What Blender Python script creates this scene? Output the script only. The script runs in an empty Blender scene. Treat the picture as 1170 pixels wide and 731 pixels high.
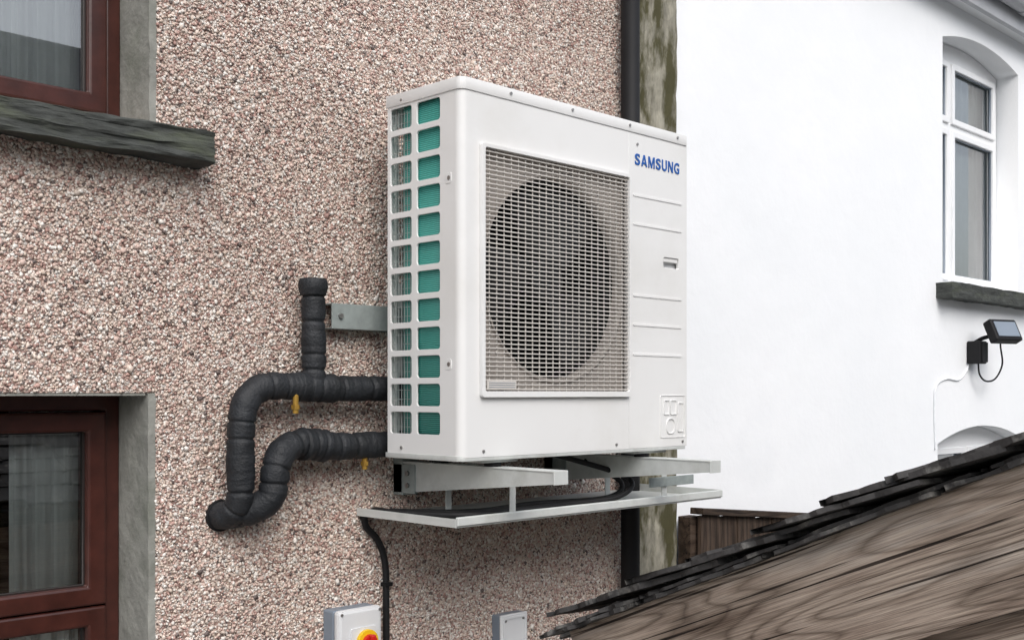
import bpy, bmesh, math, random
import numpy as np
from mathutils import Vector, noise, Matrix
random.seed(7); rng=np.random.default_rng(7)
scene=bpy.context.scene
ZC=2.1   # camera height; everything is modelled relative to it and lifted at the end

# ------------------------------------------------------------------ materials
def newmat(name):
    m=bpy.data.materials.new(name); m.use_nodes=True
    nt=m.node_tree; b=nt.nodes['Principled BSDF']
    return m,nt,b
def N(nt,t,**kw):
    n=nt.nodes.new(t)
    for k,v in kw.items():
        if k in n.inputs: n.inputs[k].default_value=v
        else: setattr(n,k,v)
    return n
def ramp(nt,stops):
    r=nt.nodes.new('ShaderNodeValToRGB'); e=r.color_ramp.elements
    while len(e)>1: e.remove(e[-1])
    e[0].position=stops[0][0]; e[0].color=(*stops[0][1],1)
    for p,c in stops[1:]:
        x=e.new(p); x.color=(*c,1)
    return r
def simple(name,col,rough=.5,metal=0,var=.12,vscale=8,bump=0,bscale=60,dirt=None,dscale=3,dlo=.5,dhi=.75,spec=.5,stretch=(1,1,1)):
    m,nt,b=newmat(name); L=nt.links
    tc=N(nt,'ShaderNodeTexCoord'); mp=N(nt,'ShaderNodeMapping'); mp.inputs['Scale'].default_value=stretch
    L.new(tc.outputs['Object'],mp.inputs['Vector'])
    n=N(nt,'ShaderNodeTexNoise',Scale=vscale,Detail=5.0,Roughness=.6); L.new(mp.outputs[0],n.inputs['Vector'])
    c0=tuple(c*(1-var) for c in col); c1=tuple(min(1,c*(1+var)) for c in col)
    r=ramp(nt,[(.3,c0),(.7,c1)]); L.new(n.outputs['Fac'],r.inputs[0])
    out=r.outputs[0]
    if dirt:
        n2=N(nt,'ShaderNodeTexNoise',Scale=dscale,Detail=6.0,Roughness=.65); L.new(mp.outputs[0],n2.inputs['Vector'])
        r2=ramp(nt,[(dlo,(0,0,0)),(dhi,(1,1,1))]); L.new(n2.outputs['Fac'],r2.inputs[0])
        mx=N(nt,'ShaderNodeMixRGB'); L.new(r2.outputs[0],mx.inputs[0]); L.new(out,mx.inputs[1]); mx.inputs[2].default_value=(*dirt,1)
        out=mx.outputs[0]
    L.new(out,b.inputs['Base Color'])
    b.inputs['Roughness'].default_value=rough; b.inputs['Metallic'].default_value=metal
    b.inputs['Specular IOR Level'].default_value=spec
    if bump:
        n3=N(nt,'ShaderNodeTexNoise',Scale=bscale,Detail=4.0); L.new(mp.outputs[0],n3.inputs['Vector'])
        bp=N(nt,'ShaderNodeBump',Strength=bump,Distance=.004); L.new(n3.outputs['Fac'],bp.inputs['Height']); L.new(bp.outputs[0],b.inputs['Normal'])
    return m

M={}
M['case']=simple('white_enamel',(.765,.765,.755),.42,var=.02,vscale=2,bump=.03,bscale=300,dirt=(.66,.65,.62),dscale=2.2,dlo=.5,dhi=.9)
M['grille']=simple('grille_plastic',(.60,.57,.53),.5,var=.06)
M['shroud']=simple('shroud_plastic',(.42,.38,.345),.6,var=.06)
M['black']=simple('black_plastic',(.010,.010,.011),.6,spec=.25)
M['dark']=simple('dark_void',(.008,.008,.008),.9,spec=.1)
M['fan']=simple('fan_plastic',(.014,.014,.015),.5)
M['blue']=simple('blue_print',(.01,.095,.37),.5,var=.02)
M['galv']=simple('painted_steel',(.60,.62,.60),.45,metal=.1,var=.06,vscale=20,dirt=(.40,.41,.38),dscale=6,dlo=.5,dhi=.8)
M['galvd']=simple('galvanised_steel',(.33,.37,.36),.5,metal=.3,var=.15,vscale=30)
M['foam']=simple('pipe_insulation',(.013,.015,.018),.6,var=.4,vscale=14,bump=.6,bscale=160,dirt=(.028,.030,.034),dscale=9,spec=.42)
M['cable']=simple('cable_rubber',(.012,.012,.013),.55,spec=.3)
M['brass']=simple('brass',(.55,.33,.07),.35,metal=.7)
M['brown']=simple('rosewood_frame',(.050,.0150,.011),.30,var=.3,vscale=18,bump=.1,bscale=60)
M['browndark']=simple('rosewood_gasket',(.012,.007,.006),.6)
M['concrete']=simple('grey_render',(.27,.27,.245),.92,var=.18,vscale=14,bump=.6,bscale=70,dirt=(.16,.17,.14),dscale=5,dlo=.48,dhi=.72,spec=.2)
M['moss']=simple('mossy_concrete',(.28,.265,.215),.95,var=.4,vscale=16,bump=1.,bscale=45,dirt=(.075,.07,.036),dscale=6,dlo=.45,dhi=.58,spec=.2,stretch=(1.6,1,.6))
M['slate_sill']=simple('mossy_slate',(.056,.060,.056),.85,var=.4,vscale=22,bump=.9,bscale=60,dirt=(.095,.106,.075),dscale=9,dlo=.5,dhi=.78,spec=.25,stretch=(.6,1,2.2))
M['slate']=simple('roof_slate',(.050,.048,.047),.8,var=.5,vscale=14,bump=.9,bscale=50,dirt=(.20,.195,.18),dscale=16,dlo=.52,dhi=.68,spec=.3)
M['cable_w']=simple('painted_conduit',(.80,.82,.84),.6)
M['pvc']=simple('white_pvc',(.84,.85,.86),.3,var=.02)
M['curtain']=simple('net_curtain',(.84,.85,.84),.9,var=.05)
M['greybox']=simple('grey_plastic',(.66,.67,.68),.4,var=.03)
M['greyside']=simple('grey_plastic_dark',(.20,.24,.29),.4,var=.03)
M['red']=simple('red_plastic',(.55,.015,.01),.35,var=.02)
M['yellow']=simple('yellow_plastic',(.75,.48,.01),.4,var=.02)
M['ground']=simple('yard_concrete',(.22,.22,.21),.95,var=.25,vscale=1.5,bump=.5,bscale=30)
M['stone']=simple('brown_render',(.32,.28,.24),.95,var=.2,vscale=3,bump=.5,bscale=40)
M['fascia']=simple('grey_fascia',(.45,.46,.48),.5,var=.08)
M['screw']=simple('screw_steel',(.35,.34,.33),.35,metal=.8)

m,nt,b=newmat('slate_courses'); L=nt.links
tc=N(nt,'ShaderNodeTexCoord'); br=N(nt,'ShaderNodeTexBrick',Scale=1.0); br.inputs['Brick Width'].default_value=.3; br.inputs['Row Height'].default_value=.2; br.inputs['Mortar Size'].default_value=.012
br.inputs['Color1'].default_value=(.05,.055,.062,1); br.inputs['Color2'].default_value=(.13,.135,.145,1); br.inputs['Mortar'].default_value=(.012,.012,.012,1)
L.new(tc.outputs['Object'],br.inputs['Vector']); L.new(br.outputs[0],b.inputs['Base Color']); b.inputs['Roughness'].default_value=.6
M['courses']=m

# white painted wall
m,nt,b=newmat('white_masonry_paint'); L=nt.links
tc=N(nt,'ShaderNodeTexCoord')
n=N(nt,'ShaderNodeTexNoise',Scale=1.1,Detail=6.0,Roughness=.6); L.new(tc.outputs['Object'],n.inputs['Vector'])
r=ramp(nt,[(.3,(.84,.862,.88)),(.6,(.88,.895,.91)),(.85,(.81,.833,.855))]); L.new(n.outputs['Fac'],r.inputs[0]); L.new(r.outputs[0],b.inputs['Base Color'])
b.inputs['Roughness'].default_value=.85
n1=N(nt,'ShaderNodeTexNoise',Scale=7.0,Detail=8.0,Roughness=.6); L.new(tc.outputs['Object'],n1.inputs['Vector'])
bp=N(nt,'ShaderNodeBump',Strength=.34,Distance=.015); L.new(n1.outputs['Fac'],bp.inputs['Height']); L.new(bp.outputs[0],b.inputs['Normal'])
M['white']=m

# pebbledash base
m,nt,b=newmat('pebbledash'); L=nt.links
tc=N(nt,'ShaderNodeTexCoord'); v=N(nt,'ShaderNodeTexVoronoi',Scale=125.0); L.new(tc.outputs['Object'],v.inputs['Vector'])
sx=N(nt,'ShaderNodeSeparateColor'); L.new(v.outputs['Color'],sx.inputs[0])
r=ramp(nt,[(0,(.70,.60,.53)),(.3,(.80,.75,.70)),(.55,(.58,.44,.38)),(.76,(.36,.24,.21)),(.93,(.18,.14,.13))]); r.color_ramp.interpolation='CONSTANT'
L.new(sx.outputs[0],r.inputs[0])
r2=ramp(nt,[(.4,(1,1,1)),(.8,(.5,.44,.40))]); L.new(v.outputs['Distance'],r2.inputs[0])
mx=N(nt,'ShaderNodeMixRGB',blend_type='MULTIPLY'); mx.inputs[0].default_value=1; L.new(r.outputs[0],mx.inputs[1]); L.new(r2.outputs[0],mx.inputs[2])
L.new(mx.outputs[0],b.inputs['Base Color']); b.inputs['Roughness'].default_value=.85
bp=N(nt,'ShaderNodeBump',Strength=.8,Distance=.005); bp.invert=True; L.new(v.outputs['Distance'],bp.inputs['Height']); L.new(bp.outputs[0],b.inputs['Normal'])
M['dash']=m
m,nt,b=newmat('stone_chips'); L=nt.links
at=N(nt,'ShaderNodeAttribute'); at.attribute_name='Col'
tc=N(nt,'ShaderNodeTexCoord'); n=N(nt,'ShaderNodeTexNoise',Scale=1.6,Detail=6.0,Roughness=.6); L.new(tc.outputs['Object'],n.inputs['Vector'])
r=ramp(nt,[(.32,(.82,.80,.785)),(.62,(1.0,1.0,1.0))]); L.new(n.outputs['Fac'],r.inputs[0])
mx=N(nt,'ShaderNodeMixRGB',blend_type='MULTIPLY'); mx.inputs[0].default_value=1; L.new(at.outputs['Color'],mx.inputs[1]); L.new(r.outputs[0],mx.inputs[2])
L.new(mx.outputs[0],b.inputs['Base Color']); b.inputs['Roughness'].default_value=.6
M['chips']=m

# coil fins
m,nt,b=newmat('coil_fins'); L=nt.links
tc=N(nt,'ShaderNodeTexCoord'); mp=N(nt,'ShaderNodeMapping'); mp.inputs['Scale'].default_value=(.5,.5,1); L.new(tc.outputs['Object'],mp.inputs[0])
w=N(nt,'ShaderNodeTexWave',Scale=60.0,Distortion=2.5); w.bands_direction='Z'; L.new(mp.outputs[0],w.inputs['Vector'])
r=ramp(nt,[(.0,(.018,.135,.115)),(.55,(.038,.245,.205)),(1,(.085,.36,.31))]); L.new(w.outputs['Fac'],r.inputs[0])
L.new(r.outputs[0],b.inputs['Base Color']); b.inputs['Roughness'].default_value=.4
bp=N(nt,'ShaderNodeBump',Strength=.3,Distance=.002); L.new(w.outputs['Fac'],bp.inputs['Height']); L.new(bp.outputs[0],b.inputs['Normal'])
M['coil']=m

# weathered wood, grain along local X
def wood(name,dark,mid,light,grey,rings=26.):
    m,nt,b=newmat(name); L=nt.links
    tc=N(nt,'ShaderNodeTexCoord')
    def noi(scale,stretch,det=6.,dist=0.,rough=.55):
        mp=N(nt,'ShaderNodeMapping'); mp.inputs['Scale'].default_value=stretch; L.new(tc.outputs['Object'],mp.inputs[0])
        n=N(nt,'ShaderNodeTexNoise',Scale=scale,Detail=det,Distortion=dist,Roughness=rough); L.new(mp.outputs[0],n.inputs['Vector']); return n
    def mul(c1,c2,f=1.):
        x=N(nt,'ShaderNodeMixRGB',blend_type='MULTIPLY'); x.inputs[0].default_value=f; L.new(c1,x.inputs[1]); L.new(c2,x.inputs[2]); return x.outputs[0]
    # tone
    a=noi(3.0,(.6,7,7),7.,0,.65)
    r=ramp(nt,[(.30,dark),(.43,mid),(.56,light),(.72,grey)]); L.new(a.outputs['Fac'],r.inputs[0])
    # growth rings : contour lines of a long stretched field
    q=noi(1.0,(1.1,7.5,7.5),2.5,0,.45)
    q1=N(nt,'ShaderNodeMath',operation='MULTIPLY'); q1.inputs[1].default_value=rings; L.new(q.outputs['Fac'],q1.inputs[0])
    q2=N(nt,'ShaderNodeMath',operation='FRACT'); L.new(q1.outputs[0],q2.inputs[0])
    rq=ramp(nt,[(0,(.42,.39,.37)),(.10,(.70,.68,.66)),(.35,(1.08,1.08,1.08)),(.8,(1,1,1)),(1,(.50,.47,.45))]); L.new(q2.outputs[0],rq.inputs[0])
    c1=mul(r.outputs[0],rq.outputs[0],.85)
    # fibres
    f=noi(8,(1.0,75,75),4.,0,.6)
    rf=ramp(nt,[(.36,(.62,.60,.58)),(.50,(1,1,1)),(.64,(1.28,1.27,1.25))]); L.new(f.outputs['Fac'],rf.inputs[0])
    c2=mul(c1,rf.outputs[0])
    # drying cracks
    c=noi(3,(.55,42,42),2.,0,.5)
    rc=ramp(nt,[(.330,(.06,.05,.045)),(.365,(1,1,1))]); L.new(c.outputs['Fac'],rc.inputs[0])
    c3=mul(c2,rc.outputs[0],.95)
    s=noi(5,(.7,2.4,2.4),5.)
    rs=ramp(nt,[(.36,(.50,.47,.45)),(.56,(1,1,1))]); L.new(s.outputs['Fac'],rs.inputs[0])
    c4=mul(c3,rs.outputs[0])
    L.new(c4,b.inputs['Base Color']); b.inputs['Roughness'].default_value=.8; b.inputs['Specular IOR Level'].default_value=.3
    ad=N(nt,'ShaderNodeMath',operation='ADD'); L.new(rc.outputs[0],ad.inputs[0]); L.new(rq.outputs[0],ad.inputs[1])
    ad2=N(nt,'ShaderNodeMath',operation='ADD'); L.new(ad.outputs[0],ad2.inputs[0]); L.new(f.outputs['Fac'],ad2.inputs[1])
    bp=N(nt,'ShaderNodeBump',Strength=.7,Distance=.002); L.new(ad2.outputs[0],bp.inputs['Height']); L.new(bp.outputs[0],b.inputs['Normal'])
    return m
M['wood']=wood('weathered_wood',(.13,.097,.076),(.24,.185,.148),(.37,.305,.25),(.36,.325,.29))
M['fence']=wood('stained_fence_wood',(.02,.014,.010),(.05,.034,.024),(.085,.058,.042),(.07,.055,.045),10.)

# glass
m=bpy.data.materials.new('window_glass'); m.use_nodes=True; nt=m.node_tree; nt.nodes.clear(); L=nt.links
o=N(nt,'ShaderNodeOutputMaterial'); mix=N(nt,'ShaderNodeMixShader'); tr=N(nt,'ShaderNodeBsdfTransparent'); gl=N(nt,'ShaderNodeBsdfGlossy',Roughness=.01)
tr.inputs[0].default_value=(.80,.85,.84,1)
lw=N(nt,'ShaderNodeFresnel',IOR=1.7); ma=N(nt,'ShaderNodeMath',operation='MULTIPLY_ADD'); ma.inputs[1].default_value=1.5; ma.inputs[2].default_value=.14; ma.use_clamp=True
L.new(lw.outputs[0],ma.inputs[0]); L.new(ma.outputs[0],mix.inputs[0]); L.new(tr.outputs[0],mix.inputs[1]); L.new(gl.outputs[0],mix.inputs[2]); L.new(mix.outputs[0],o.inputs[0])
M['glass']=m

# ------------------------------------------------------------------ geometry helpers
def empty(name):
    e=bpy.data.objects.new(name,None); scene.collection.objects.link(e); return e
def obj(name,me,mat,parent):
    o=bpy.data.objects.new(name,me); scene.collection.objects.link(o)
    if mat: me.materials.append(M[mat] if isinstance(mat,str) else mat)
    if parent: o.parent=parent
    return o
def recalc(me):
    bm=bmesh.new(); bm.from_mesh(me); bmesh.ops.recalc_face_normals(bm,faces=bm.faces); bm.to_mesh(me); bm.free()
def mesh(name,vs,fs,mat,parent,smooth=False,rc=True):
    me=bpy.data.meshes.new(name); me.from_pydata([tuple(v) for v in vs],[],fs)
    if rc: recalc(me)
    if smooth:
        for p in me.polygons: p.use_smooth=True
    return obj(name,me,mat,parent)
BF=[(0,3,2,1),(4,5,6,7),(0,1,5,4),(1,2,6,5),(2,3,7,6),(3,0,4,7)]
def bv(x0,x1,y0,y1,z0,z1): return [(x0,y0,z0),(x1,y0,z0),(x1,y1,z0),(x0,y1,z0),(x0,y0,z1),(x1,y0,z1),(x1,y1,z1),(x0,y1,z1)]
def bevel(o,w,seg=2):
    md=o.modifiers.new('b','BEVEL'); md.width=w; md.segments=seg; md.limit_method='ANGLE'; md.angle_limit=math.radians(40)
    return o
def box(name,x0,x1,y0,y1,z0,z1,mat,parent,bw=0):
    o=mesh(name,bv(x0,x1,y0,y1,z0,z1),BF,mat,parent)
    if bw: bevel(o,bw)
    return o
def boxes(name,lst,mat,parent,bw=0):
    vs=[];fs=[]
    for b in lst:
        k=len(vs); vs+=bv(*b); fs+=[tuple(i+k for i in f) for f in BF]
    o=mesh(name,vs,fs,mat,parent)
    if bw: bevel(o,bw,1)
    return o
def rrect(u0,u1,v0,v1,r=0,n=4):
    if r<=0: return [(u0,v0),(u1,v0),(u1,v1),(u0,v1)]
    pts=[]
    for cx,cy,a in ((u1-r,v0+r,-90),(u1-r,v1-r,0),(u0+r,v1-r,90),(u0+r,v0+r,180)):
        for i in range(n+1):
            t=math.radians(a+90*i/n); pts.append((cx+r*math.cos(t),cy+r*math.sin(t)))
    return pts
def circ(cx,cy,r,n=64): return [(cx+r*math.cos(2*math.pi*i/n),cy+r*math.sin(2*math.pi*i/n)) for i in range(n)]
def panel(name,loops,w0,w1,plane,mat,parent,bw=0):
    """2-D outline with holes, extruded. plane 'XZ' (w=Y), 'YZ' (w=X), 'XY' (w=Z)"""
    cu=bpy.data.curves.new('tmp','CURVE'); cu.dimensions='2D'; cu.fill_mode='BOTH'; cu.extrude=(w1-w0)/2
    for lp in loops:
        s=cu.splines.new('POLY'); s.points.add(len(lp)-1); s.use_cyclic_u=True
        for p,(u,v) in zip(s.points,lp): p.co=(u,v,0,1)
    o=bpy.data.objects.new('tmp',cu); scene.collection.objects.link(o)
    dg=bpy.context.evaluated_depsgraph_get(); me=bpy.data.meshes.new_from_object(o.evaluated_get(dg))
    bpy.data.objects.remove(o); me.name=name
    wc=(w0+w1)/2
    for v in me.vertices:
        u,vv,w=v.co
        v.co={'XZ':(u,w+wc,vv),'YZ':(w+wc,u,vv),'XY':(u,vv,w+wc)}[plane]
    bm=bmesh.new(); bm.from_mesh(me); bmesh.ops.remove_doubles(bm,verts=bm.verts,dist=1e-5); bmesh.ops.recalc_face_normals(bm,faces=bm.faces); bm.to_mesh(me); bm.free()
    me.materials.clear()
    ob=obj(name,me,mat,parent)
    if bw: bevel(ob,bw,2)
    return ob
def crom(pts,step=.006):
    P=[Vector(p) for p in pts]; P=[2*P[0]-P[1]]+P+[2*P[-1]-P[-2]]; out=[]
    for i in range(1,len(P)-2):
        n=max(2,int((P[i+1]-P[i]).length/step))
        for k in range(n):
            t=k/n; a,b,c,d=P[i-1],P[i],P[i+1],P[i+2]
            out.append(.5*((2*b)+(-a+c)*t+(2*a-5*b+4*c-d)*t*t+(-a+3*b-3*c+d)*t**3))
    out.append(P[-2]); return out
def sweep(name,pts,rad,mat,parent,seg=20,step=.006,raw=False):
    pl=pts if raw else crom(pts,step); vs=[];fs=[]; s=0
    T=(pl[1]-pl[0]).normalized(); U=T.orthogonal().normalized()
    for i,p in enumerate(pl):
        if i>0: s+=(p-pl[i-1]).length
        T=((pl[min(i+1,len(pl)-1)]-pl[max(i-1,0)])).normalized()
        U=(U-T*U.dot(T)).normalized(); V=T.cross(U)
        for k in range(seg):
            a=2*math.pi*k/seg; r=rad(s,a) if callable(rad) else rad
            vs.append(p+(U*math.cos(a)+V*math.sin(a))*r)
        if i>0:
            b=(i-1)*seg
            for k in range(seg): fs.append((b+k,b+(k+1)%seg,b+seg+(k+1)%seg,b+seg+k))
    fs.append(tuple(range(seg))[::-1]); fs.append(tuple(range(len(vs)-seg,len(vs))))
    return mesh(name,vs,fs,mat,parent,smooth=True)
def cyl(name,c,axis,r,h,mat,parent,n=32,bw=0,r2=None):
    c=Vector(c); a=Vector(axis).normalized(); U=a.orthogonal().normalized(); V=a.cross(U); vs=[]
    r2=r if r2 is None else r2
    for s,rr in ((-h/2,r),(h/2,r2)):
        for k in range(n):
            t=2*math.pi*k/n; vs.append(c+a*s+(U*math.cos(t)+V*math.sin(t))*rr)
    fs=[(k,(k+1)%n,n+(k+1)%n,n+k) for k in range(n)]+[tuple(range(n))[::-1],tuple(range(n,2*n))]
    o=mesh(name,vs,fs,mat,parent)
    if bw: bevel(o,bw)
    return o
def rough_block(name,x0,x1,y0,y1,z0,z1,mat,parent,nx=60,ny=6,nz=8,amp=.008,freq=(8,14,40)):
    me=bpy.data.meshes.new(name); bm=bmesh.new()
    def gp(i,j,k): return Vector((x0+(x1-x0)*i/nx,y0+(y1-y0)*j/ny,z0+(z1-z0)*k/nz))
    cache={}
    def V(i,j,k):
        if (i,j,k) not in cache:
            p=gp(i,j,k); q=Vector((p.x*freq[0],p.y*freq[1],p.z*freq[2]))
            d=noise.noise_vector(q)*amp+noise.noise_vector(q*3.1)*amp*.5
            cache[(i,j,k)]=bm.verts.new(p+d)
        return cache[(i,j,k)]
    for i in range(nx):
        for j in range(ny):
            for k in (0,nz): bm.faces.new([V(i,j,k),V(i+1,j,k),V(i+1,j+1,k),V(i,j+1,k)])
    for i in range(nx):
        for k in range(nz):
            for j in (0,ny): bm.faces.new([V(i,j,k),V(i+1,j,k),V(i+1,j,k+1),V(i,j,k+1)])
    for j in range(ny):
        for k in range(nz):
            for i in (0,nx): bm.faces.new([V(i,j,k),V(i,j+1,k),V(i,j+1,k+1),V(i,j,k+1)])
    bmesh.ops.recalc_face_normals(bm,faces=bm.faces); bm.to_mesh(me); bm.free()
    return obj(name,me,mat,parent)

WY=2.6      # wall plane
G=-ZC       # ground level

# ------------------------------------------------------------------ ground
mesh('ground',[(-300,-300,G),(300,-300,G),(300,300,G),(-300,300,G)],[(0,1,2,3)],'ground',None)

# ------------------------------------------------------------------ pebbledash house
H=empty('pebbledash_house')
UW=(.20,1.335,.655,1.80); LW=(.20,1.332,-1.25,0.0)
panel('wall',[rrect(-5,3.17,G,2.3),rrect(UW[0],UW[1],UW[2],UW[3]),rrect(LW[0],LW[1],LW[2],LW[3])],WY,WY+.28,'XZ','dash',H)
def window(pref,W,par,transom=None,fy=2.75,mullion=None,fmat='brown',curt=.6,ow=.045,sw=.048):
    x0,x1,z0,z1=W
    panel(pref+'_outer_frame',[rrect(x0+.008,x1-.008,z0,z1-.004),rrect(x0+ow,x1-ow,z0+ow,z1-ow)],fy,fy+.07,'XZ',fmat,par,.004)
    xs=[x0+ow+.002]+([mullion-.0] if mullion else [])+[x1-ow-.002]
    zs=[z0+ow+.002]+([transom] if transom else [])+[z1-ow-.002]
    k=0
    for a in range(len(xs)-1):
        for c in range(len(zs)-1):
            k+=1; X0,X1=xs[a]+.002,xs[a+1]-.002; Z0_,Z1_=zs[c]+.002,zs[c+1]-.002
            panel(f'{pref}_sash_{k}',[rrect(X0,X1,Z0_,Z1_),rrect(X0+sw,X1-sw,Z0_+sw,Z1_-sw)],fy-.016,fy+.05,'XZ',fmat,par,.006)
            panel(f'{pref}_gasket_{k}',[rrect(X0+sw-.002,X1-sw+.002,Z0_+sw-.002,Z1_-sw+.002),rrect(X0+sw+.004,X1-sw-.004,Z0_+sw+.004,Z1_-sw-.004)],fy+.004,fy+.02,'XZ','browndark' if fmat=='brown' else 'greybox',par)
            mesh(f'{pref}_pane_{k}',[(X0+sw,fy+.012,Z0_+sw),(X1-sw,fy+.012,Z0_+sw),(X1-sw,fy+.012,Z1_-sw),(X0+sw,fy+.012,Z1_-sw)],[(0,1,2,3)],'glass',par)
    vs=bv(x0-.3,x1+.3,fy+.15,fy+1.9,z0-.3,z1+.3)
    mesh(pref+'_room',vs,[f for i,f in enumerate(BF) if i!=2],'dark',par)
    n=260; vs=[];fs=[]
    for i in range(n+1):
        x=x0+(x1-x0)*i/n; yy=fy+.085+.016*math.sin(i*.5+1.4*math.sin(i*.11))+.007*math.sin(i*1.7)
        vs+=[(x,yy,z0-.02),(x,yy+.004,z1+.02)]
        if i: fs.append((2*i-2,2*i,2*i+1,2*i-1))
    mesh(pref+'_curtain',vs,fs[int(n*curt):],'curtain',par,smooth=True)
window('upper_window',UW,H,curt=.70)
window('lower_window',LW,H,transom=-.535,curt=.78)
for nm,W in (('upper',UW),('lower',LW)):
    x0,x1,z0,z1=W
    rough_block(nm+'_reveal',x1-.007,x1+.012,WY-.003,2.76,z0+.002,z1-.001,'concrete',H,2,8,60,.002,(20,20,20))
    box(nm+'_reveal_far',x0-.001,x0+.008,WY+.002,2.752,z0+.002,z1-.001,'concrete',H)
    box(nm+'_soffit',x0+.010,x1-.012,WY+.002,2.752,z1-.007,z1+.001,'concrete',H)
rough_block('upper_sill',.05,1.462,2.515,2.765,.575,.650,'slate_sill',H,170,14,14,.009,(5,12,60))
rough_block('lower_sill',.05,1.46,2.515,2.765,-1.325,-1.252,'slate_sill',H,150,14,12,.008,(7,12,60))
boxes('side_walls',[(-5,-4.75,WY+.281,9,G,2.3),(2.92,3.17,WY+.281,9,G,2.3),(-4.749,2.919,8.75,9,G,2.3)],'stone',H)
mesh('roof',[(-5.1,2.3,2.3),(3.32,2.3,2.3),(3.32,6,4.6),(-5.1,6,4.6),(-5.1,9.3,2.3),(3.32,9.3,2.3)],[(0,1,2,3),(3,2,5,4)],'courses',H)
rough_block('pilaster',3.205,3.468,WY-.02,WY+.18,G,2.28,'moss',H,10,6,160,.006,(16,16,9))
box('pilaster_joint',3.171,3.20,WY+.01,WY+.2,G,2.28,'moss',H)

def chips():
    sp=.0076; X=np.arange(.35,3.168,sp); Z=np.arange(-1.0,1.70,sp*.87)
    gx,gz=np.meshgrid(X,Z); gx=gx+(np.arange(len(Z))%2)[:,None]*sp*.5
    gx=gx.ravel()+rng.normal(0,.0019,gx.size); gz=gz.ravel()+rng.normal(0,.0019,gz.size)
    keep=gx<3.166
    for (x0,x1,z0,z1) in (UW,LW): keep&=~((gx>x0-.003)&(gx<x1+.013)&(gz>z0-.003)&(gz<z1+.003))
    keep&=rng.random(gx.size)>.08
    gx=gx[keep];gz=gz[keep];n=gx.size
    base=np.array([(1,0,0),(-1,0,0),(0,1,0),(0,-1,0),(0,0,1),(0,0,-1)],float)
    fac=np.array([(0,2,4),(2,1,4),(1,3,4),(3,0,4),(2,0,5),(1,2,5),(3,1,5),(0,3,5)])
    v=np.repeat(base[None],n,0)+rng.normal(0,.22,(n,6,3))
    size=rng.lognormal(math.log(.0049),.28,n)
    asp=rng.uniform(.65,1.15,(n,3)); asp[:,1]*=.55
    v*=(size[:,None]*asp)[:,None,:]
    th=rng.uniform(0,2*math.pi,n); c,s=np.cos(th)[:,None],np.sin(th)[:,None]
    x=v[:,:,0]*c-v[:,:,2]*s; z=v[:,:,0]*s+v[:,:,2]*c; v[:,:,0]=x; v[:,:,2]=z
    ph=rng.normal(0,.30,n); c,s=np.cos(ph)[:,None],np.sin(ph)[:,None]
    y=v[:,:,1]*c-v[:,:,2]*s; z=v[:,:,1]*s+v[:,:,2]*c; v[:,:,1]=y; v[:,:,2]=z
    v+=np.stack([gx,WY-rng.uniform(.0,.0025,n),gz],1)[:,None,:]
    pal=np.array([(.73,.62,.54),(.83,.785,.73),(.65,.49,.425),(.40,.25,.215),(.16,.125,.115),(.67,.55,.46),(.55,.36,.31)])
    w=np.array([.29,.23,.21,.075,.045,.09,.065]); idx=rng.choice(len(pal),n,p=w/w.sum())
    col=pal[idx]*rng.uniform(.84,1.10,(n,1)); col=np.clip(col,0,.9)
    col=np.concatenate([col,np.ones((n,1))],1); col=np.repeat(col[:,None,:],6,1).reshape(-1,4)
    F=(fac[None]+(np.arange(n)*6)[:,None,None]).reshape(-1)
    me=bpy.data.meshes.new('stone_chips'); me.vertices.add(n*6); me.vertices.foreach_set('co',v.reshape(-1).astype(np.float32))
    nf=n*8; me.loops.add(nf*3); me.loops.foreach_set('vertex_index',F.astype(np.int32))
    me.polygons.add(nf); me.polygons.foreach_set('loop_start',(np.arange(nf)*3).astype(np.int32))
    a=me.color_attributes.new('Col','FLOAT_COLOR','POINT'); a.data.foreach_set('color',col.reshape(-1).astype(np.float32))
    me.update(); me.validate()
    obj('stone_chips',me,'chips',H); print('chips',n)
chips()

# ------------------------------------------------------------------ downpipe
D=empty('downpipe')
cyl('pipe',(3.145,2.545,.1),(0,0,1),.034,4.4,'black',D,32).data.polygons.foreach_set('use_smooth',[True]*34)
for z in (-1.4,.0,1.75):
    cyl('collar',(3.145,2.545,z),(0,0,1),.040,.05,'black',D,32,.003)
    box('clip',3.09,3.2,2.575,2.599,z-.02,z+.02,'black',D,.003)

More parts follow.
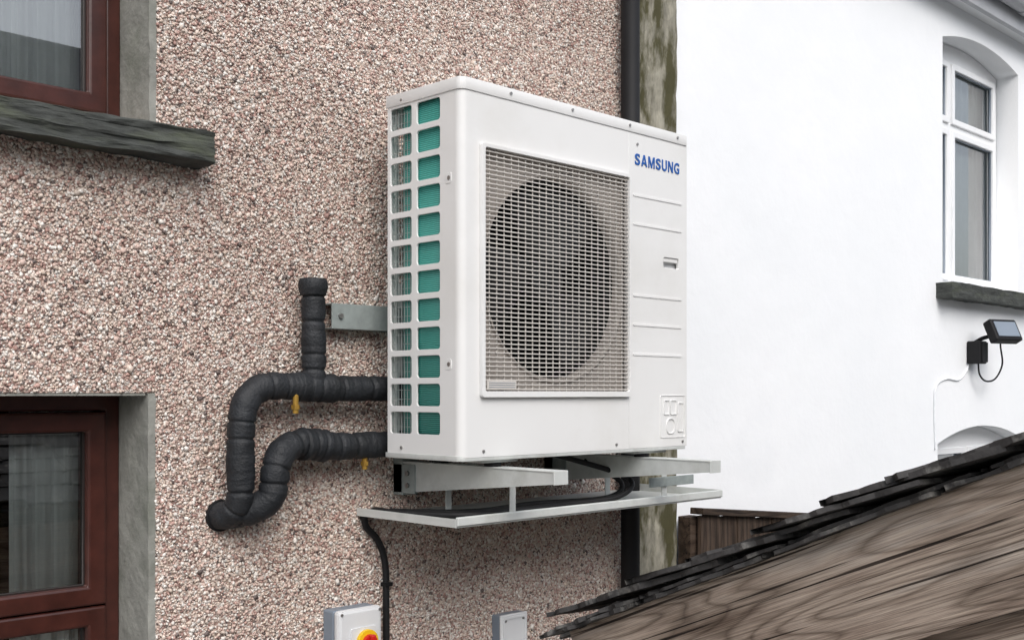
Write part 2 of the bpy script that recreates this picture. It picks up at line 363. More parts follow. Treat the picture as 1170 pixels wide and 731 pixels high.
# ------------------------------------------------------------------ white house
Wh=empty('white_house')
def arch(x0,x1,z0,zs,rise,n=16):
    pts=[(x0,z0),(x1,z0)]
    for i in range(n+1):
        t=i/n; x=x1+(x0-x1)*t; pts.append((x,zs+rise*(1-(2*t-1)**2)))
    return pts
WW=(5.86,6.90,.585,1.90); WL=(5.80,6.95,-1.4,-.27)
panel('wall',[rrect(3.467,12,G,2.35),arch(WW[0],WW[1],WW[2],1.90,.07),arch(WL[0],WL[1],WL[2],-.27,.085)],WY+.01,WY+.26,'XZ','white',Wh)
def wwin(pref,W,zs,rise,fy,mull,trans):
    x0,x1,z0,_=W
    panel(pref+'_frame',[arch(x0+.002,x1-.002,z0+.002,zs-.002,rise),rrect(x0+.06,mull-.03,z0+.06,trans-.03),rrect(mull+.03,x1-.06,z0+.06,trans-.03),
        rrect(x0+.06,mull-.03,trans+.03,zs-.05),rrect(mull+.03,x1-.06,trans+.03,zs-.05)],fy,fy+.06,'XZ','pvc',Wh,.004)
    k=0
    for a,b in ((x0+.06,mull-.03),(mull+.03,x1-.06)):
        for c,d in ((z0+.06,trans-.03),(trans+.03,zs-.05)):
            k+=1
            panel(f'{pref}_sash_{k}',[rrect(a-.012,b+.012,c-.012,d+.012),rrect(a+.022,b-.022,c+.022,d-.022)],fy-.014,fy+.03,'XZ','pvc',Wh,.004)
            panel(f'{pref}_gasket_{k}',[rrect(a+.020,b-.020,c+.020,d-.020),rrect(a+.026,b-.026,c+.026,d-.026)],fy-.002,fy+.015,'XZ','greyside',Wh)
            mesh(f'{pref}_pane_{k}',[(a,fy+.02,c),(b,fy+.02,c),(b,fy+.02,d),(a,fy+.02,d)],[(0,1,2,3)],'glass',Wh)
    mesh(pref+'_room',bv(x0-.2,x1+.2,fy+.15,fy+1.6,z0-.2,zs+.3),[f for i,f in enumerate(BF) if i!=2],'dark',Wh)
    n=160; vs=[];fs=[]
    for i in range(n+1):
        x=x0+(x1-x0)*i/n; yy=fy+.085+.012*math.sin(i*.6+1.3*math.sin(i*.13))
        vs+=[(x,yy,z0-.02),(x,yy,zs+.1)]
        if i and not (i%23==0): fs.append((2*i-2,2*i,2*i+1,2*i-1))
    mesh(pref+'_curtain',vs,fs,'curtain',Wh,smooth=True)
wwin('upper_window',WW,1.90,.07,2.74,6.235,1.50)
wwin('lower_window',WL,-.27,.085,2.72,6.4,-.62)
rough_block('upper_sill',5.78,7.02,2.52,2.75,.50,.582,'slate_sill',Wh,60,8,6,.005,(7,12,40))
rough_block('lower_sill',5.72,7.05,2.52,2.75,-1.49,-1.402,'slate_sill',Wh,60,8,6,.005,(7,12,40))
box('fascia',3.33,12.1,2.50,2.53,2.08,2.21,'fascia',Wh,.003)
box('soffit',3.33,12.1,2.531,WY+.009,2.10,2.12,'pvc',Wh)
cyl('gutter',(7.7,2.455,2.21),(1,0,0),.050,8.8,'fascia',Wh,24)
cyl('gutter_joint',(6.6,2.455,2.21),(1,0,0),.057,.08,'fascia',Wh,24,.003)
mesh('roof',[(3.33,2.38,2.28),(12.2,2.38,2.28),(12.2,6,4.6),(3.33,6,4.6),(3.33,9.3,2.3),(12.2,9.3,2.3)],[(0,1,2,3),(3,2,5,4)],'courses',Wh)
boxes('side_walls',[(11.75,12,WY+.262,9,G,2.3),(3.47,3.7,WY+.262,9,G,2.3),(3.701,11.74,8.75,9,G,2.3)],'stone',Wh)
sweep('painted_cable',[(5.76,2.605,-.30),(5.75,2.605,-.05),(5.78,2.605,.04),(5.9,2.605,.075),(6.05,2.605,.07),(6.15,2.605,.12),(6.19,2.605,.18)],.0045,'cable_w',Wh,8)

# ------------------------------------------------------------------ security light
S=empty('security_light')
box('junction_box',6.16,6.25,2.53,2.609,.160,.285,'black',S,.008)
box('junction_lid',6.168,6.242,2.522,2.5295,.168,.277,'black',S,.003)
sweep('arm',[(6.22,2.60,.27),(6.23,2.55,.30),(6.25,2.50,.315)],.011,'black',S,12)
hd=box('lamp_head',-.10,.10,-.028,.028,-.065,.065,'black',S,.01)
lens=box('lens',-.080,.080,-.033,-.0285,-.045,.045,'greyside',S,.001)
fins=boxes('fins',[(-.07+i*.02,-.064+i*.02,.0285,.045,-.05,.05) for i in range(8)],'black',S)
for o in (hd,lens,fins):
    o.location=(6.26,2.45,.335); o.rotation_euler=(math.radians(-26),0,math.radians(-20))
sweep('lead',[(6.20,2.56,.165),(6.22,2.56,.10),(6.28,2.55,.065),(6.36,2.53,.08),(6.38,2.50,.16),(6.33,2.49,.26),(6.29,2.47,.31)],.005,'cable',S,8)

# ------------------------------------------------------------------ fence
Fc=empty('wooden_fence')
for i in range(14):
    x=3.50+i*.125; zt=-.462-.1*(i*.125)+random.uniform(-.006,.006)
    o=box(f'board_{i+1}',-.9,.9,-.061,.061,-.009,.009,'fence',Fc,.002)
    o.rotation_euler=Matrix(((0,1,0),(0,0,1),(1,0,0))).to_euler()
    o.location=(x+.062,2.50+(.006 if i%2 else 0),zt-.9)
o=box('cap_rail',-.9,.9,-.03,.03,-.012,.012,'fence',Fc,.002); o.location=(4.38,2.50,-.535); o.rotation_euler=(0,math.radians(5.7),0)
box('post',3.475,3.55,2.52,2.58,G,-.47,'fence',Fc,.003)

# ------------------------------------------------------------------ heat pump unit
U=empty('outdoor_heat_pump_unit')
X0,X1,Y0,Y1,Z0,Z1=1.971,2.955,2.158,2.463,-.170,.825
R=.022; ZT=Z1-.030
panel('front_panel',[rrect(X0+R,2.6592,Z0,ZT),rrect(2.046,2.651,.0,.652,.006)],Y0,Y0+.012,'XZ','case',U)
panel('service_panel',[rrect(2.6605,X1,Z0,ZT),rrect(2.832,2.912,.394,.426,.006)],Y0,Y0+.012,'XZ','case',U,.0015)
box('handle_recess',2.825,2.92,Y0+.020,Y0+.024,.385,.435,'greybox',U)
box('handle_lip',2.834,2.910,Y0+.004,Y0+.02,.412,.4255,'case',U,.002)
n=10; vs=[];fs=[]
for i in range(n+1):
    a=math.pi+ (math.pi/2)*i/n
    for z in (Z0,ZT): vs.append((X0+R+R*math.cos(a),Y0+R+R*math.sin(a),z))
    if i: fs.append((2*i-2,2*i,2*i+1,2*i-1))
mesh('corner_post',vs,fs,'case',U,smooth=True)
loops=[rrect(Y0+R,Y1,Z0,ZT)]
for r_ in range(12):
    zt=.786-r_*.0762
    loops.append(rrect(2.2415,2.3370,zt-.060,zt,.009)); loops.append(rrect(2.3590,2.4500,zt-.060,zt,.009))
panel('side_grid',loops,X0,X0+.006,'YZ','case',U,.0015)
box('side_back_lip',X0+.009,X0+.03,Y1-.004,Y1,Z0,ZT,'case',U)
box('side_right',X1-.01,X1-.0005,Y0+.0125,Y1,Z0,ZT,'case',U,.002)
boxes('rear_frame',[(X0+.031,X1-.011,Y1-.008,Y1,Z0,Z0+.05),(X0+.031,X1-.011,Y1-.008,Y1,ZT-.05,ZT),(2.70,X1-.011,Y1-.0075,Y1-.0005,Z0+.051,ZT-.051)],'case',U)
wires=[(X0+.03+i*.028,X0+.033+i*.028,Y1-.006,Y1-.003,Z0+.05,ZT-.05) for i in range(25)]+[(X0+.031,2.70,Y1-.0025,Y1-.0005,Z0+.08+i*.07,Z0+.083+i*.07) for i in range(12)]
boxes('rear_guard',wires,'galvd',U)
boxes('side_guard',[(X0+.008,X0+.010,2.361+i*.0125,2.3625+i*.0125,Z0+.03,ZT-.02) for i in range(8)]+[(X0+.0105,X0+.012,2.358,2.452,-.12+i*.0254,-.1185+i*.0254) for i in range(37)],'galvd',U)
cxn=X0+.017
path=[(cxn,2.19),(cxn,2.385)]
for i in range(1,9):
    a=math.pi/2*i/8; path.append((cxn+.052*(1-math.cos(a)),2.385+.055*math.sin(a)))
path.append((2.68,2.44)); vs=[];fs=[]
for i,(x,y) in enumerate(path):
    vs+=[(x,y,Z0+.02),(x,y,ZT-.005)]
    if i: fs.append((2*i-2,2*i,2*i+1,2*i-1))
o=mesh('coil',vs,fs,'coil',U,smooth=True); sd=o.modifiers.new('s','SOLIDIFY'); sd.thickness=.012; sd.offset=0
pts=[]
e=.003
for i in range(9):
    a=math.pi+ (math.pi/2)*i/8; pts.append((X0-e+R+R*math.cos(a),Y0-e+R+R*math.sin(a)))
pts+=[(X1+e-.008,Y0-e),(X1+e,Y0-e+.008),(X1+e,Y1+e),(X0-e,Y1+e)]
panel('top_lid',[pts],Z1-.032,Z1,'XY','case',U,.007)
panel('base_pan',[[(p[0]*.995+.0115,p[1]+.004) for p in pts]],Z0-.010,Z0+.004,'XY','galv',U,.002)
cx,cz,fr=2.362,.325,.293
panel('fan_shroud',[rrect(2.030,2.668,-.02,.672),circ(cx,cz,fr)],Y0+.024,Y0+.028,'XZ','shroud',U)
vs=[];fs=[];n=64
prof=[(fr+.0,Y0+.024),(fr+.006,Y0+.017),(fr-.002,Y0+.020),(fr-.008,Y0+.03),(fr-.008,Y0+.055)]
for j,(r_,y) in enumerate(prof):
    for k in range(n):
        a=2*math.pi*k/n; vs.append((cx+r_*math.cos(a),y,cz+r_*math.sin(a)))
    if j:
        for k in range(n): fs.append(((j-1)*n+k,(j-1)*n+(k+1)%n,j*n+(k+1)%n,j*n+k))
mesh('bellmouth',vs,fs,'shroud',U,smooth=True)
vs=[];fs=[]
for j,y in enumerate((Y0+.0555,Y0+.13)):
    for k in range(n):
        a=2*math.pi*k/n; vs.append((cx+(fr-.008)*math.cos(a),y,cz+(fr-.008)*math.sin(a)))
for k in range(n): fs.append((k,(k+1)%n,n+(k+1)%n,n+k))
mesh('fan_duct',vs,fs,'fan',U,smooth=True)
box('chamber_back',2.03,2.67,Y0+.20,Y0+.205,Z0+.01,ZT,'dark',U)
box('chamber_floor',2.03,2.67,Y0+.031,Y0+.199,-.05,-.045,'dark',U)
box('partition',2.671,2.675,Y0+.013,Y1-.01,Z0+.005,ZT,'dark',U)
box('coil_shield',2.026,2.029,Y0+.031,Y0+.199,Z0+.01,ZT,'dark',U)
cyl('fan_hub',(cx,Y0+.085,cz),(0,1,0),.065,.06,'fan',U,32,.008)
for b in range(3):
    a0=b*2*math.pi/3+.5; vs=[];fs=[]; nr,na=8,14
    for i in range(nr+1):
        r_=.055+(.268-.055)*i/nr; sw_=.25*i/nr
        for j in range(na+1):
            t=j/na; a=a0+sw_+t*(1.35-.1*i/nr); y=Y0+.055+.075*t-.02*math.sin(t*math.pi)
            vs.append((cx+r_*math.cos(a),y,cz+r_*math.sin(a)))
    for i in range(nr):
        for j in range(na):
            q=i*(na+1)+j; fs.append((q,q+1,q+na+2,q+na+1))
    o=mesh(f'fan_blade_{b+1}',vs,fs,'fan',U,smooth=True); sd=o.modifiers.new('s','SOLIDIFY'); sd.thickness=.004
# grille
gx0,gx1,gz0,gz1=2.044,2.653,-.002,.654
nh=54; nv=22; bars=[]
for i in range(1,nh):
    z=gz0+(gz1-gz0)*i/nh; bars.append((gx0,gx1,Y0-.006,Y0-.002,z-.0015,z+.0015))
for i in range(1,nv):
    x=gx0+(gx1-gx0)*i/nv; bars.append((x-.0011,x+.0011,Y0-.0018,Y0+.001,gz0,gz1))
boxes('grille_bars',bars,'grille',U)
panel('grille_frame',[rrect(gx0-.008,gx1+.004,gz0-.010,gz1+.006,.008),rrect(gx0+.003,gx1-.004,gz0+.006,gz1-.004,.006)],Y0-.013,Y0-.0002,'XZ','case',U,.003)
box('grille_label',2.056,2.165,Y0-.010,Y0-.0065,.008,.032,'grille',U,.001)
boxes('label_print',[(2.062,2.16,Y0-.0108,Y0-.0101,.014+i*.006,.0155+i*.006) for i in range(3)],'greyside',U)
for i,z in enumerate((.603,.515,.297,.208,.117)):
    panel(f'rib_{i+1}',[rrect(2.680,2.925,z-.0035,z+.0035,.003)],Y0-.0022,Y0+.001,'XZ','case',U,.0015)
def ring(name,a,b,c,d,w=.003,r=.006,dp=.002):
    panel(name,[rrect(a,b,c,d,r),rrect(a+w,b-w,c+w,d-w,max(r-w,.001))],Y0-dp,Y0+.0005,'XZ','case',U,.0008)
ring('knockout_cover',2.815,2.945,-.142,-.008,w=.002)
ring('knockout_1',2.832,2.862,-.070,-.022,w=.004,dp=.003); ring('knockout_2',2.866,2.900,-.070,-.022,w=.004,dp=.003); ring('knockout_3',2.845,2.890,-.130,-.080,r=.018,w=.004,dp=.003); ring('knockout_4',2.905,2.935,-.125,-.03,w=.004,dp=.003)
# lettering : one letter at a time; A, M and N drawn as plain strokes
strokes={'A':[[(0,0),(.22,0),(.50,.74),(.78,0),(1,0),(.61,1),(.39,1)],[(.28,.20),(.72,.20),(.66,.36),(.34,.36)]],
 'M':[[(0,0),(.17,0),(.17,.70),(.42,0),(.58,0),(.83,.70),(.83,0),(1,0),(1,1),(.76,1),(.50,.27),(.24,1),(0,1)]],
 'N':[[(0,0),(.20,0),(.20,.68),(.74,0),(1,0),(1,1),(.80,1),(.80,.32),(.26,1),(0,1)]]}
word=[('S',.84),('A',1.0),('M',1.10),('S',.84),('U',.88),('N',.88),('G',.92)]
gap=.22; tot=sum(w_ for _,w_ in word)+gap*(len(word)-1); ux=.224/tot; px_=2.688; LT=empty('lettering'); LT.parent=U
for li,(ch,w_) in enumerate(word):
    if ch in strokes:
        for si,st in enumerate(strokes[ch]):
            panel(f'letter_{li+1}_{si+1}',[[(px_+u*w_*ux,.696+v*.035) for u,v in st]],Y0-.0020-.0004*si,Y0-.0004,'XZ','blue',LT)
    else:
        tx=bpy.data.curves.new('t','FONT'); tx.body=ch; tx.size=.05; tx.extrude=.0008; tx.offset=.0012
        to=bpy.data.objects.new('t',tx); scene.collection.objects.link(to)
        me=bpy.data.meshes.new_from_object(to.evaluated_get(bpy.context.evaluated_depsgraph_get())); bpy.data.objects.remove(to)
        co=np.array([v.co[:] for v in me.vertices]); mn,mxx=co.min(0),co.max(0)
        vs=[(px_+(c[0]-mn[0])/(mxx[0]-mn[0])*w_*ux,Y0-.0012-c[2],.696+(c[1]-mn[1])/(mxx[1]-mn[1])*.035) for c in co]
        mesh(f'letter_{li+1}',vs,[tuple(p.vertices) for p in me.polygons],'blue',LT)
    px_+=(w_+gap)*ux
sc=0
for x,z in ((2.15,.811),(2.40,.811),(2.66,.811),(2.90,.811),(2.70,.76),(2.93,-.155),(2.05,-.155),(2.6,-.155)):
    sc+=1; cyl(f'screw_{sc}',(x,Y0-.0045 if z>.8 else Y0-.001,z),(0,1,0),.0042,.004,'screw',U,12)
for z in (.565,.075):
    sc+=1; cyl(f'screw_{sc}',(X0-.0005,2.205,z),(1,0,0),.006,.004,'screw',U,14)
    panel(f'clip_{sc}',[rrect(2.195,2.218,z-.014,z+.014,.006)],X0-.0015,X0+.001,'YZ','case',U,.001)
for i,z in enumerate((.805,-.15)):
    sc+=1; cyl(f'screw_{sc}',(X0-.002,2.40,z),(1,0,0),.004,.004,'screw',U,12)
boxes('feet',[(2.06,2.20,Y0+.02,Y0+.075,-.1885,-.181),(2.06,2.20,Y1-.07,Y1-.015,-.1885,-.181),(2.71,2.87,Y0+.02,Y0+.075,-.1885,-.181),(2.71,2.87,Y1-.07,Y1-.015,-.1885,-.181)],'galv',U)

# ------------------------------------------------------------------ wall bracket
B=empty('steel_wall_bracket')
ZA=-.205
for i,(x,y0) in enumerate(((2.105,1.955),(2.755,1.93))):
    y1=2.598
    web=[(x,y1,ZA),(x,y0,ZA),(x,y0,ZA-.030),(x,y1,ZA-.092)]
    vs=web+[(x+.004,)+w[1:] for w in web]
    mesh(f'arm_web_{i+1}',vs,BF,'galv',B)
    bevel(box(f'arm_top_{i+1}',x-.002,x+.052,y0,y1,ZA+.0005,ZA+.0045,'galv',B),.001)
    vs=[(x+.0045,y0,ZA-.030),(x+.05,y0,ZA-.030),(x+.05,y1,ZA-.092),(x+.0045,y1,ZA-.092),(x+.0045,y0,ZA-.026),(x+.05,y0,ZA-.026),(x+.05,y1,ZA-.088),(x+.0045,y1,ZA-.088)]
    mesh(f'arm_bottom_{i+1}',vs,BF,'galv',B)
    box(f'arm_tip_{i+1}',x-.002,x+.052,y0-.004,y0-.0005,ZA-.032,ZA+.0045,'galv',B,.001)
    box(f'upright_{i+1}',x-.005,x+.055,2.556,2.5975,-.30,.32,'galvd',B,.002)
    box(f'arm_plate_{i+1}',x-.005,x-.0005,2.50,2.596,ZA-.088,ZA-.004,'galvd',B,.001)
    for j,y in enumerate((Y0+.047,Y1-.042)):
        cyl(f'rubber_mount_{i+1}_{j+1}',(x+.025,y,-.1945),(0,0,1),.024,.0115,'black',B,24)
        cyl(f'nut_{i+1}_{j+1}',(x+.025,y,-.212),(0,0,1),.010,.010,'screw',B,6)
for j in range(2): cyl(f'bolt_{j+1}',(2.098,2.53,ZA-.03-.035*j),(1,0,0),.008,.008,'screw',B,6)
boxes('rail',[(1.846,2.95,2.552,2.556,.178,.249),(1.846,2.95,2.5565,2.599,.245,.249),(1.846,2.95,2.5565,2.599,.178,.182)],'galvd',B,.0008)
cyl('rail_bolt',(1.875,2.549,.214),(0,1,0),.008,.006,'screw',B,6)

# ------------------------------------------------------------------ drip tray under the unit
T=empty('drip_tray')
tx0,tx1,ty0,ty1=1.965,3.165,2.17,2.597; tz=-.352
box('floor',tx0+.003,tx1-.003,ty0+.003,ty1-.003,tz,tz+.003,'galv',T)
boxes('lips',[(tx0,tx1,ty0,ty0+.0028,tz-.001,tz+.027),(tx0,tx0+.0028,ty0+.003,ty1,tz-.001,tz+.022),(tx1-.0028,tx1,ty0+.003,ty1,tz-.001,tz+.027)],'galv',T,.0008)
box('rolled_edge',tx0,tx1,ty0-.006,ty0-.0005,tz+.004,tz+.026,'galv',T,.002)
boxes('hangers',[(2.178,2.200,2.185,2.189,tz+.004,ZA-.04),(2.86,2.885,2.185,2.189,tz+.004,ZA+.0),(2.86,2.885,2.42,2.424,tz+.004,ZA+.0),(2.178,2.200,2.45,2.454,tz+.004,ZA-.05)],'galv',T,.0008)
box('cross_bar',2.79,3.02,2.178,2.184,tz+.055,tz+.085,'galvd',T,.001)

# ------------------------------------------------------------------ power cable
C=empty('power_cable')
sweep('run_on_tray',[(2.60,2.43,-.19),(2.80,2.28,-.27),(2.72,2.25,-.325),(2.50,2.30,-.338),(2.25,2.25,-.335),(2.10,2.30,-.338),(2.00,2.45,-.336),(1.985,2.54,-.335),(1.975,2.585,-.36)],.009,'cable',C,10)
sweep('loop',[(2.75,2.42,-.22),(2.83,2.33,-.29),(2.76,2.33,-.335),(2.45,2.37,-.337),(2.2,2.34,-.338),(2.06,2.42,-.336),(2.01,2.5,-.335)],.008,'cable',C,10)
sweep('drop',[(1.975,2.575,-.34),(1.99,2.585,-.385),(2.035,2.588,-.43),(2.062,2.588,-.50),(2.066,2.588,-.62),(2.066,2.588,-.9),(2.06,2.588,-1.5),(2.06,2.588,G)],.010,'cable',C,12)
for z in (-.56,-.9): box('cable_clip',2.052,2.080,2.574,2.599,z-.006,z+.006,'black',C,.002)

# ------------------------------------------------------------------ insulated pipes
P=empty('insulated_pipes')
def radf(r0,seed,seglen=.058):
    def f(s,a):
        ph=(s+.012*math.sin(s*31+seed))/seglen; t=abs((ph%1)-.0); t=min(t,1-t)
        pinch=math.exp(-(t*seglen/.004)**2)
        k=math.floor(ph+.5); v=noise.noise(Vector((k*3.7+seed,0,0)))*.10
        tape=.025 if (k%3==0 and t*seglen<.014) else 0
        return r0*(1+v*0.6-.15*pinch*(0 if tape else 1)+tape+.05*noise.noise(Vector((s*40+seed,math.cos(a)*1.5,math.sin(a)*1.5)))+.03*noise.noise(Vector((s*120,math.cos(a)*4+seed,math.sin(a)*4))))
    return f
sweep('flow_pipe',[(2.25,2.525,.012),(2.0,2.525,.012),(1.82,2.527,.012),(1.66,2.527,.018),(1.605,2.527,.014),(1.566,2.527,-.012),(1.548,2.527,-.06),(1.543,2.527,-.14),(1.543,2.527,-.22),(1.543,2.528,-.265),(1.538,2.545,-.300),(1.528,2.575,-.316),(1.52,2.62,-.318)],radf(.0355,1),'foam',P,28,.003)
sweep('return_pipe',[(2.25,2.525,-.146),(2.0,2.525,-.147),(1.84,2.525,-.147),(1.760,2.522,-.138),(1.705,2.515,-.135),(1.655,2.506,-.155),(1.630,2.500,-.20),(1.626,2.500,-.240),(1.615,2.505,-.275),(1.588,2.525,-.298),(1.56,2.56,-.312),(1.535,2.61,-.320)],radf(.0375,5,.05),'foam',P,28,.003)
sweep('riser',[(1.768,2.527,.0),(1.768,2.527,.10),(1.767,2.527,.20),(1.766,2.527,.285)],radf(.033,9,.05),'foam',P,28,.003)
sweep('riser_cap',[(1.766,2.527,.262),(1.766,2.527,.28),(1.766,2.527,.308)],lambda s,a:.034+.006*min(1,s/.02)-.004*max(0,(s-.036)/.01),'foam',P,28,.004)
sweep('collar',[(1.83,2.527,.012),(1.77,2.527,.013),(1.715,2.527,.016)],radf(.039,3,.04),'foam',P,28,.003)
sweep('elbow_wrap',[(1.80,2.522,-.145),(1.755,2.519,-.138),(1.72,2.514,-.137)],radf(.043,13,.03),'foam',P,28,.003)
for nm,x,y,z in (('drain_valve_1',1.695,2.505,-.03),('drain_valve_2',1.935,2.52,-.19)):
    cyl(nm,(x,y,z),(0,0,1),.008,.05,'brass',P,12,.001); cyl(nm+'_nut',(x,y,z-.008),(0,0,1),.012,.012,'brass',P,6)
cyl('wall_sleeve',(1.525,2.597,-.318),(0,1,0),.042,.012,'black',P,32,.003)

# ------------------------------------------------------------------ isolator switch
I=empty('isolator_switch')
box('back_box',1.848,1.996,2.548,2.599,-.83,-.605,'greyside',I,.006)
box('cover',1.846,1.998,2.520,2.5475,-.832,-.603,'greybox',I,.010)
panel('dial_plate',[rrect(1.885,1.975,-.745,-.655,.008)],2.516,2.5195,'XZ','greybox',I,.001)
cyl('dial',(1.937,2.510,-.698),(0,1,0),.036,.012,'yellow',I,40,.002)
cyl('knob',(1.937,2.498,-.698),(0,1,0),.024,.012,'red',I,32,.002)
box('knob_grip',1.929,1.945,2.478,2.4915,-.723,-.673,'red',I,.004)
for x in (1.856,1.988): cyl('cover_screw',(x,2.5185,-.613),(0,1,0),.004,.003,'screw',I,12)

E=empty('electrical_junction_box')
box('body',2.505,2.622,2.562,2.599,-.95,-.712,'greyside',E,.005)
box('cover',2.503,2.624,2.552,2.5615,-.952,-.710,'greybox',E,.004)
panel('cover_rim',[rrect(2.512,2.615,-.942,-.720,.006),rrect(2.518,2.609,-.936,-.726,.005)],2.5495,2.5525,'XZ','greybox',E,.0008)
cyl('screw',(2.523,2.551,-.73),(0,1,0),.004,.003,'screw',E,12); cyl('screw_b',(2.603,2.551,-.73),(0,1,0),.004,.003,'screw',E,12)

# ------------------------------------------------------------------ shed
Sh=empty('timber_shed')
sl=math.atan2(.40,.946)          # roof pitch
YR,ZR=.10,.126                   # ridge
dirv=Vector((0,math.cos(sl),-math.sin(sl))); nrm=Vector((0,math.sin(sl),math.cos(sl)))
Lr=1.34
def roof_frame(x,s,h):
    return Vector((x,YR,ZR))+dirv*s+nrm*h
def board(name,x,s0,s1,h0,h1,th,mat='wood',wob=.004):
    nx=140;ny=12; vs=[];fs=[]
    for side in (0,1):
        for i in range(nx+1):
            for j in range(ny+1):
                u=s0+(s1-s0)*i/nx; v=h0+(h1-h0)*j/ny
                e=0
                if j in (0,ny): e=wob*noise.noise(Vector((u*9,v*30,x*7)))+wob*.4*noise.noise(Vector((u*50,v,3)))
                if i in (0,nx): u+=wob*2.5*noise.noise(Vector((u,v*60,1)))
                bulge=.0025*noise.noise(Vector((u*4,v*50,side)))
                vs.append((u,v+e,(th if side else 0)+bulge))
    S_=(nx+1)*(ny+1)
    for side in (0,1):
        for i in range(nx):
            for j in range(ny):
                q=side*S_+i*(ny+1)+j; fs.append((q,q+1,q+ny+2,q+ny+1))
    for i in range(nx):
        for j in (0,ny):
            q=i*(ny+1)+j; fs.append((q,q+ny+1,S_+q+ny+1,S_+q))
    for j in range(ny):
        for i in (0,nx):
            q=i*(ny+1)+j; fs.append((q,q+1,S_+q+1,S_+q))
    o=mesh(name,vs,fs,mat,Sh)
    Mx=Matrix((( 0,0,-1,x),(dirv.y,nrm.y,0,YR),(dirv.z,nrm.z,0,ZR),(0,0,0,1)))
    o.matrix_local=Mx
    return o
board('barge_board',1.470,0.0,Lr-.02,-.196,-.026,.022)
board('barge_board_lower',1.486,0.0,Lr-.06,-.36,-.190,.012)
nb=11
for i in range(nb):
    z1=-.22-i*.16
    yl=1.24 if z1<-.5 else max(.2,YR+(ZR-.2-z1)/math.tan(sl)-.15)
    hb=box(f'cladding_{i+1}',-(yl+1.2)/2,(yl+1.2)/2,-.0775,.0775,-.009,.009,'wood',Sh,.002)
    hb.rotation_euler=Matrix(((0,0,1),(1,0,0),(0,1,0))).to_euler(); hb.location=(1.501,(yl-1.2)/2,z1-.0775)
box('end_wall',1.512,4.4,1.20,1.23,G,-.50,'wood',Sh)
box('back_wall',1.512,4.4,-1.2,-1.17,G,-.50,'wood',Sh)
def quad(name,pts,mat): 
    o=mesh(name,pts,[(0,1,2,3)],mat,Sh); s=o.modifiers.new('s','SOLIDIFY'); s.thickness=.012; return o
quad('roof_deck',[roof_frame(1.49,0,-.030),roof_frame(4.5,0,-.030),roof_frame(4.5,Lr,-.030),roof_frame(1.49,Lr,-.030)],'wood')
d2=Vector((0,-math.cos(sl),-math.sin(sl)))
quad('roof_deck_far',[Vector((1.49,YR,ZR))-Vector((0,0,.028)),Vector((4.5,YR,ZR))-Vector((0,0,.028)),Vector((4.5,YR,ZR))+d2*1.4-Vector((0,0,.028)),Vector((1.49,YR,ZR))+d2*1.4-Vector((0,0,.028))],'courses')
vs=[];fs=[]
def slate(xa,xb,s0,s1,h0,h1,th,rag=.012,tilt=0):
    n=16; ring_=[]
    for i in range(n+1):
        t=i/n; ring_.append((xa+rag*noise.noise(Vector((xa*31+t*7,s0*17,1)))+rag*.6*noise.noise(Vector((t*25,s0*9,4)))+(rag*1.2 if i==n else 0),s0+(s1-s0)*t))
    for i in range(7):
        t=i/6; ring_.append((xa+(xb-xa)*t,s1+rag*noise.noise(Vector((t*5,s1*13,xa*9)))))
    ring_.append((xb,s0))
    k=len(vs); m_=len(ring_)
    for top in (0,1):
        for (x,s) in ring_:
            t=(s-s0)/(s1-s0); h=h0+(h1-h0)*t+(th if top else 0)+.0022*noise.noise(Vector((x*20,s*25,top)))+tilt*max(0,1.6-x)
            vs.append(roof_frame(x,s,h))
    fs.append(tuple(range(k,k+m_))); fs.append(tuple(range(k+m_,k+2*m_))[::-1])
    for i in range(m_): fs.append((k+i,k+(i+1)%m_,k+m_+(i+1)%m_,k+m_+i))
s=-.02
while s<Lr-.05:
    l=random.uniform(.14,.28); slate(1.436+random.uniform(-.016,.012),1.62,s,min(s+l,Lr+.02),-.0275,-.0265,.006,.018); s+=l+.006
s=.06
while s<Lr-.05:
    l=random.uniform(.2,.34); slate(1.440+random.uniform(-.014,.014),1.60,s,min(s+l,Lr+.01),-.0195,-.0190,.005,.02); s+=l+.012
g=.118; s=-.05
while s+g<Lr+.06:
    x=1.424+random.uniform(-.022,.014); row=0
    while x<4.5:
        w=random.uniform(.2,.26); th=random.uniform(.0055,.010) if row==0 else .0065
        slate(x,x+w-.004,s-.17,s+g+random.uniform(-.02,.02),-.013,.0005+random.uniform(0,.006 if row==0 else .002),th,.018 if row==0 else .003,random.uniform(-.01,.03) if row==0 else 0); x+=w; row+=1
    s+=g
mesh('slates',vs,fs,'slate',Sh)
vs=[];fs=[]
slate(1.43,1.60,Lr-.16,Lr+.035,-.018,-.024,.007,.02); slate(1.45,1.58,Lr-.06,Lr+.01,-.028,-.034,.005,.02)
mesh('slipped_slates',vs,fs,'slate',Sh)

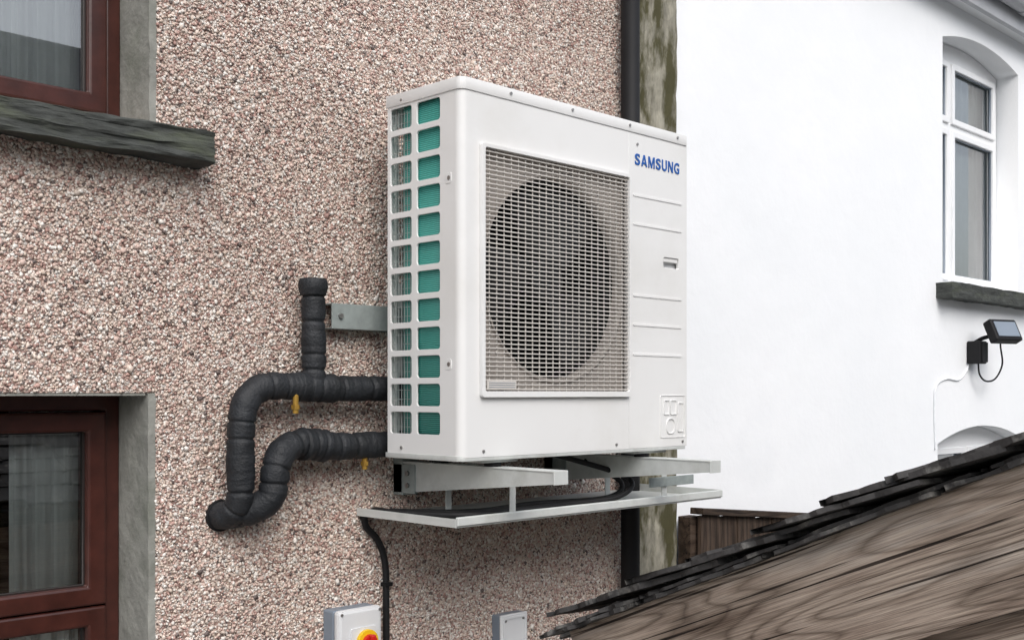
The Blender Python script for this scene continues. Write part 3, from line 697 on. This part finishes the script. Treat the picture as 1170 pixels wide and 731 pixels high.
# ------------------------------------------------------------------ house across the yard (seen in the glass)
O=empty('terraced_house')
panel('wall',[rrect(-8,16,G,2.6)]+[rrect(a,a+1.0,.1,1.2) for a in (-5,-1,3,7,11)],-8.3,-8.0,'XZ','stone',O)
boxes('window_panes',[(a,a+1.0,-8.2,-8.18,.1,1.2) for a in (-5,-1,3,7,11)],'greyside',O)
boxes('window_frames',[(a+.47,a+.53,-8.17,-8.12,.1,1.2) for a in (-5,-1,3,7,11)],'pvc',O)
ro=mesh('roof',[(-8.2,0,0),(16.2,0,0),(16.2,4.4,0),(-8.2,4.4,0)],[(0,1,2,3)],'courses',O)
ro.location=(0,-7.8,2.55)
c_,s_=math.cos(math.radians(38)),math.sin(math.radians(38))
ro.rotation_euler=Matrix(((1,0,0),(0,-c_,-s_),(0,s_,-c_))).to_euler()
boxes('chimneys',[(2,2.8,-11.4,-10.7,4.6,6.2),(8,8.8,-11.4,-10.7,4.6,6.2)],'stone',O,.01)

for o in list(scene.objects):
    if o.parent is None: o.location.z+=ZC

# ------------------------------------------------------------------ camera
cam=bpy.data.cameras.new('camera'); co_=bpy.data.objects.new('camera',cam); scene.collection.objects.link(co_)
cam.sensor_width=36; cam.lens=1282/1170*36; cam.shift_y=.071; cam.clip_end=1000; cam.clip_start=.05
co_.location=(0,0,ZC); co_.rotation_euler=(math.radians(90),0,math.radians(-45))
scene.camera=co_

# ------------------------------------------------------------------ light
w=bpy.data.worlds.new('World'); scene.world=w; w.use_nodes=True; nt=w.node_tree; bg=nt.nodes['Background']
sky=nt.nodes.new('ShaderNodeTexSky'); sky.sky_type='NISHITA'; sky.sun_disc=False; sky.sun_elevation=math.radians(44); sky.sun_rotation=math.radians(205); sky.dust_density=3
hs=nt.nodes.new('ShaderNodeHueSaturation'); hs.inputs['Saturation'].default_value=.45; hs.inputs['Value'].default_value=1.6
nt.links.new(sky.outputs[0],hs.inputs['Color']); nt.links.new(hs.outputs[0],bg.inputs[0]); bg.inputs[1].default_value=.15
sd=bpy.data.lights.new('sun','SUN'); so=bpy.data.objects.new('sun',sd); scene.collection.objects.link(so)
sd.energy=1.05; sd.angle=math.radians(45); sd.color=(1,.99,.98)
el,az=math.radians(44),math.radians(205)
dv=Vector((math.sin(az)*math.cos(el),math.cos(az)*math.cos(el),math.sin(el)))
so.rotation_euler=dv.to_track_quat('Z','Y').to_euler(); so.location=(0,0,10)
scene.view_settings.view_transform='Standard'; scene.view_settings.look='None'; scene.view_settings.exposure=0
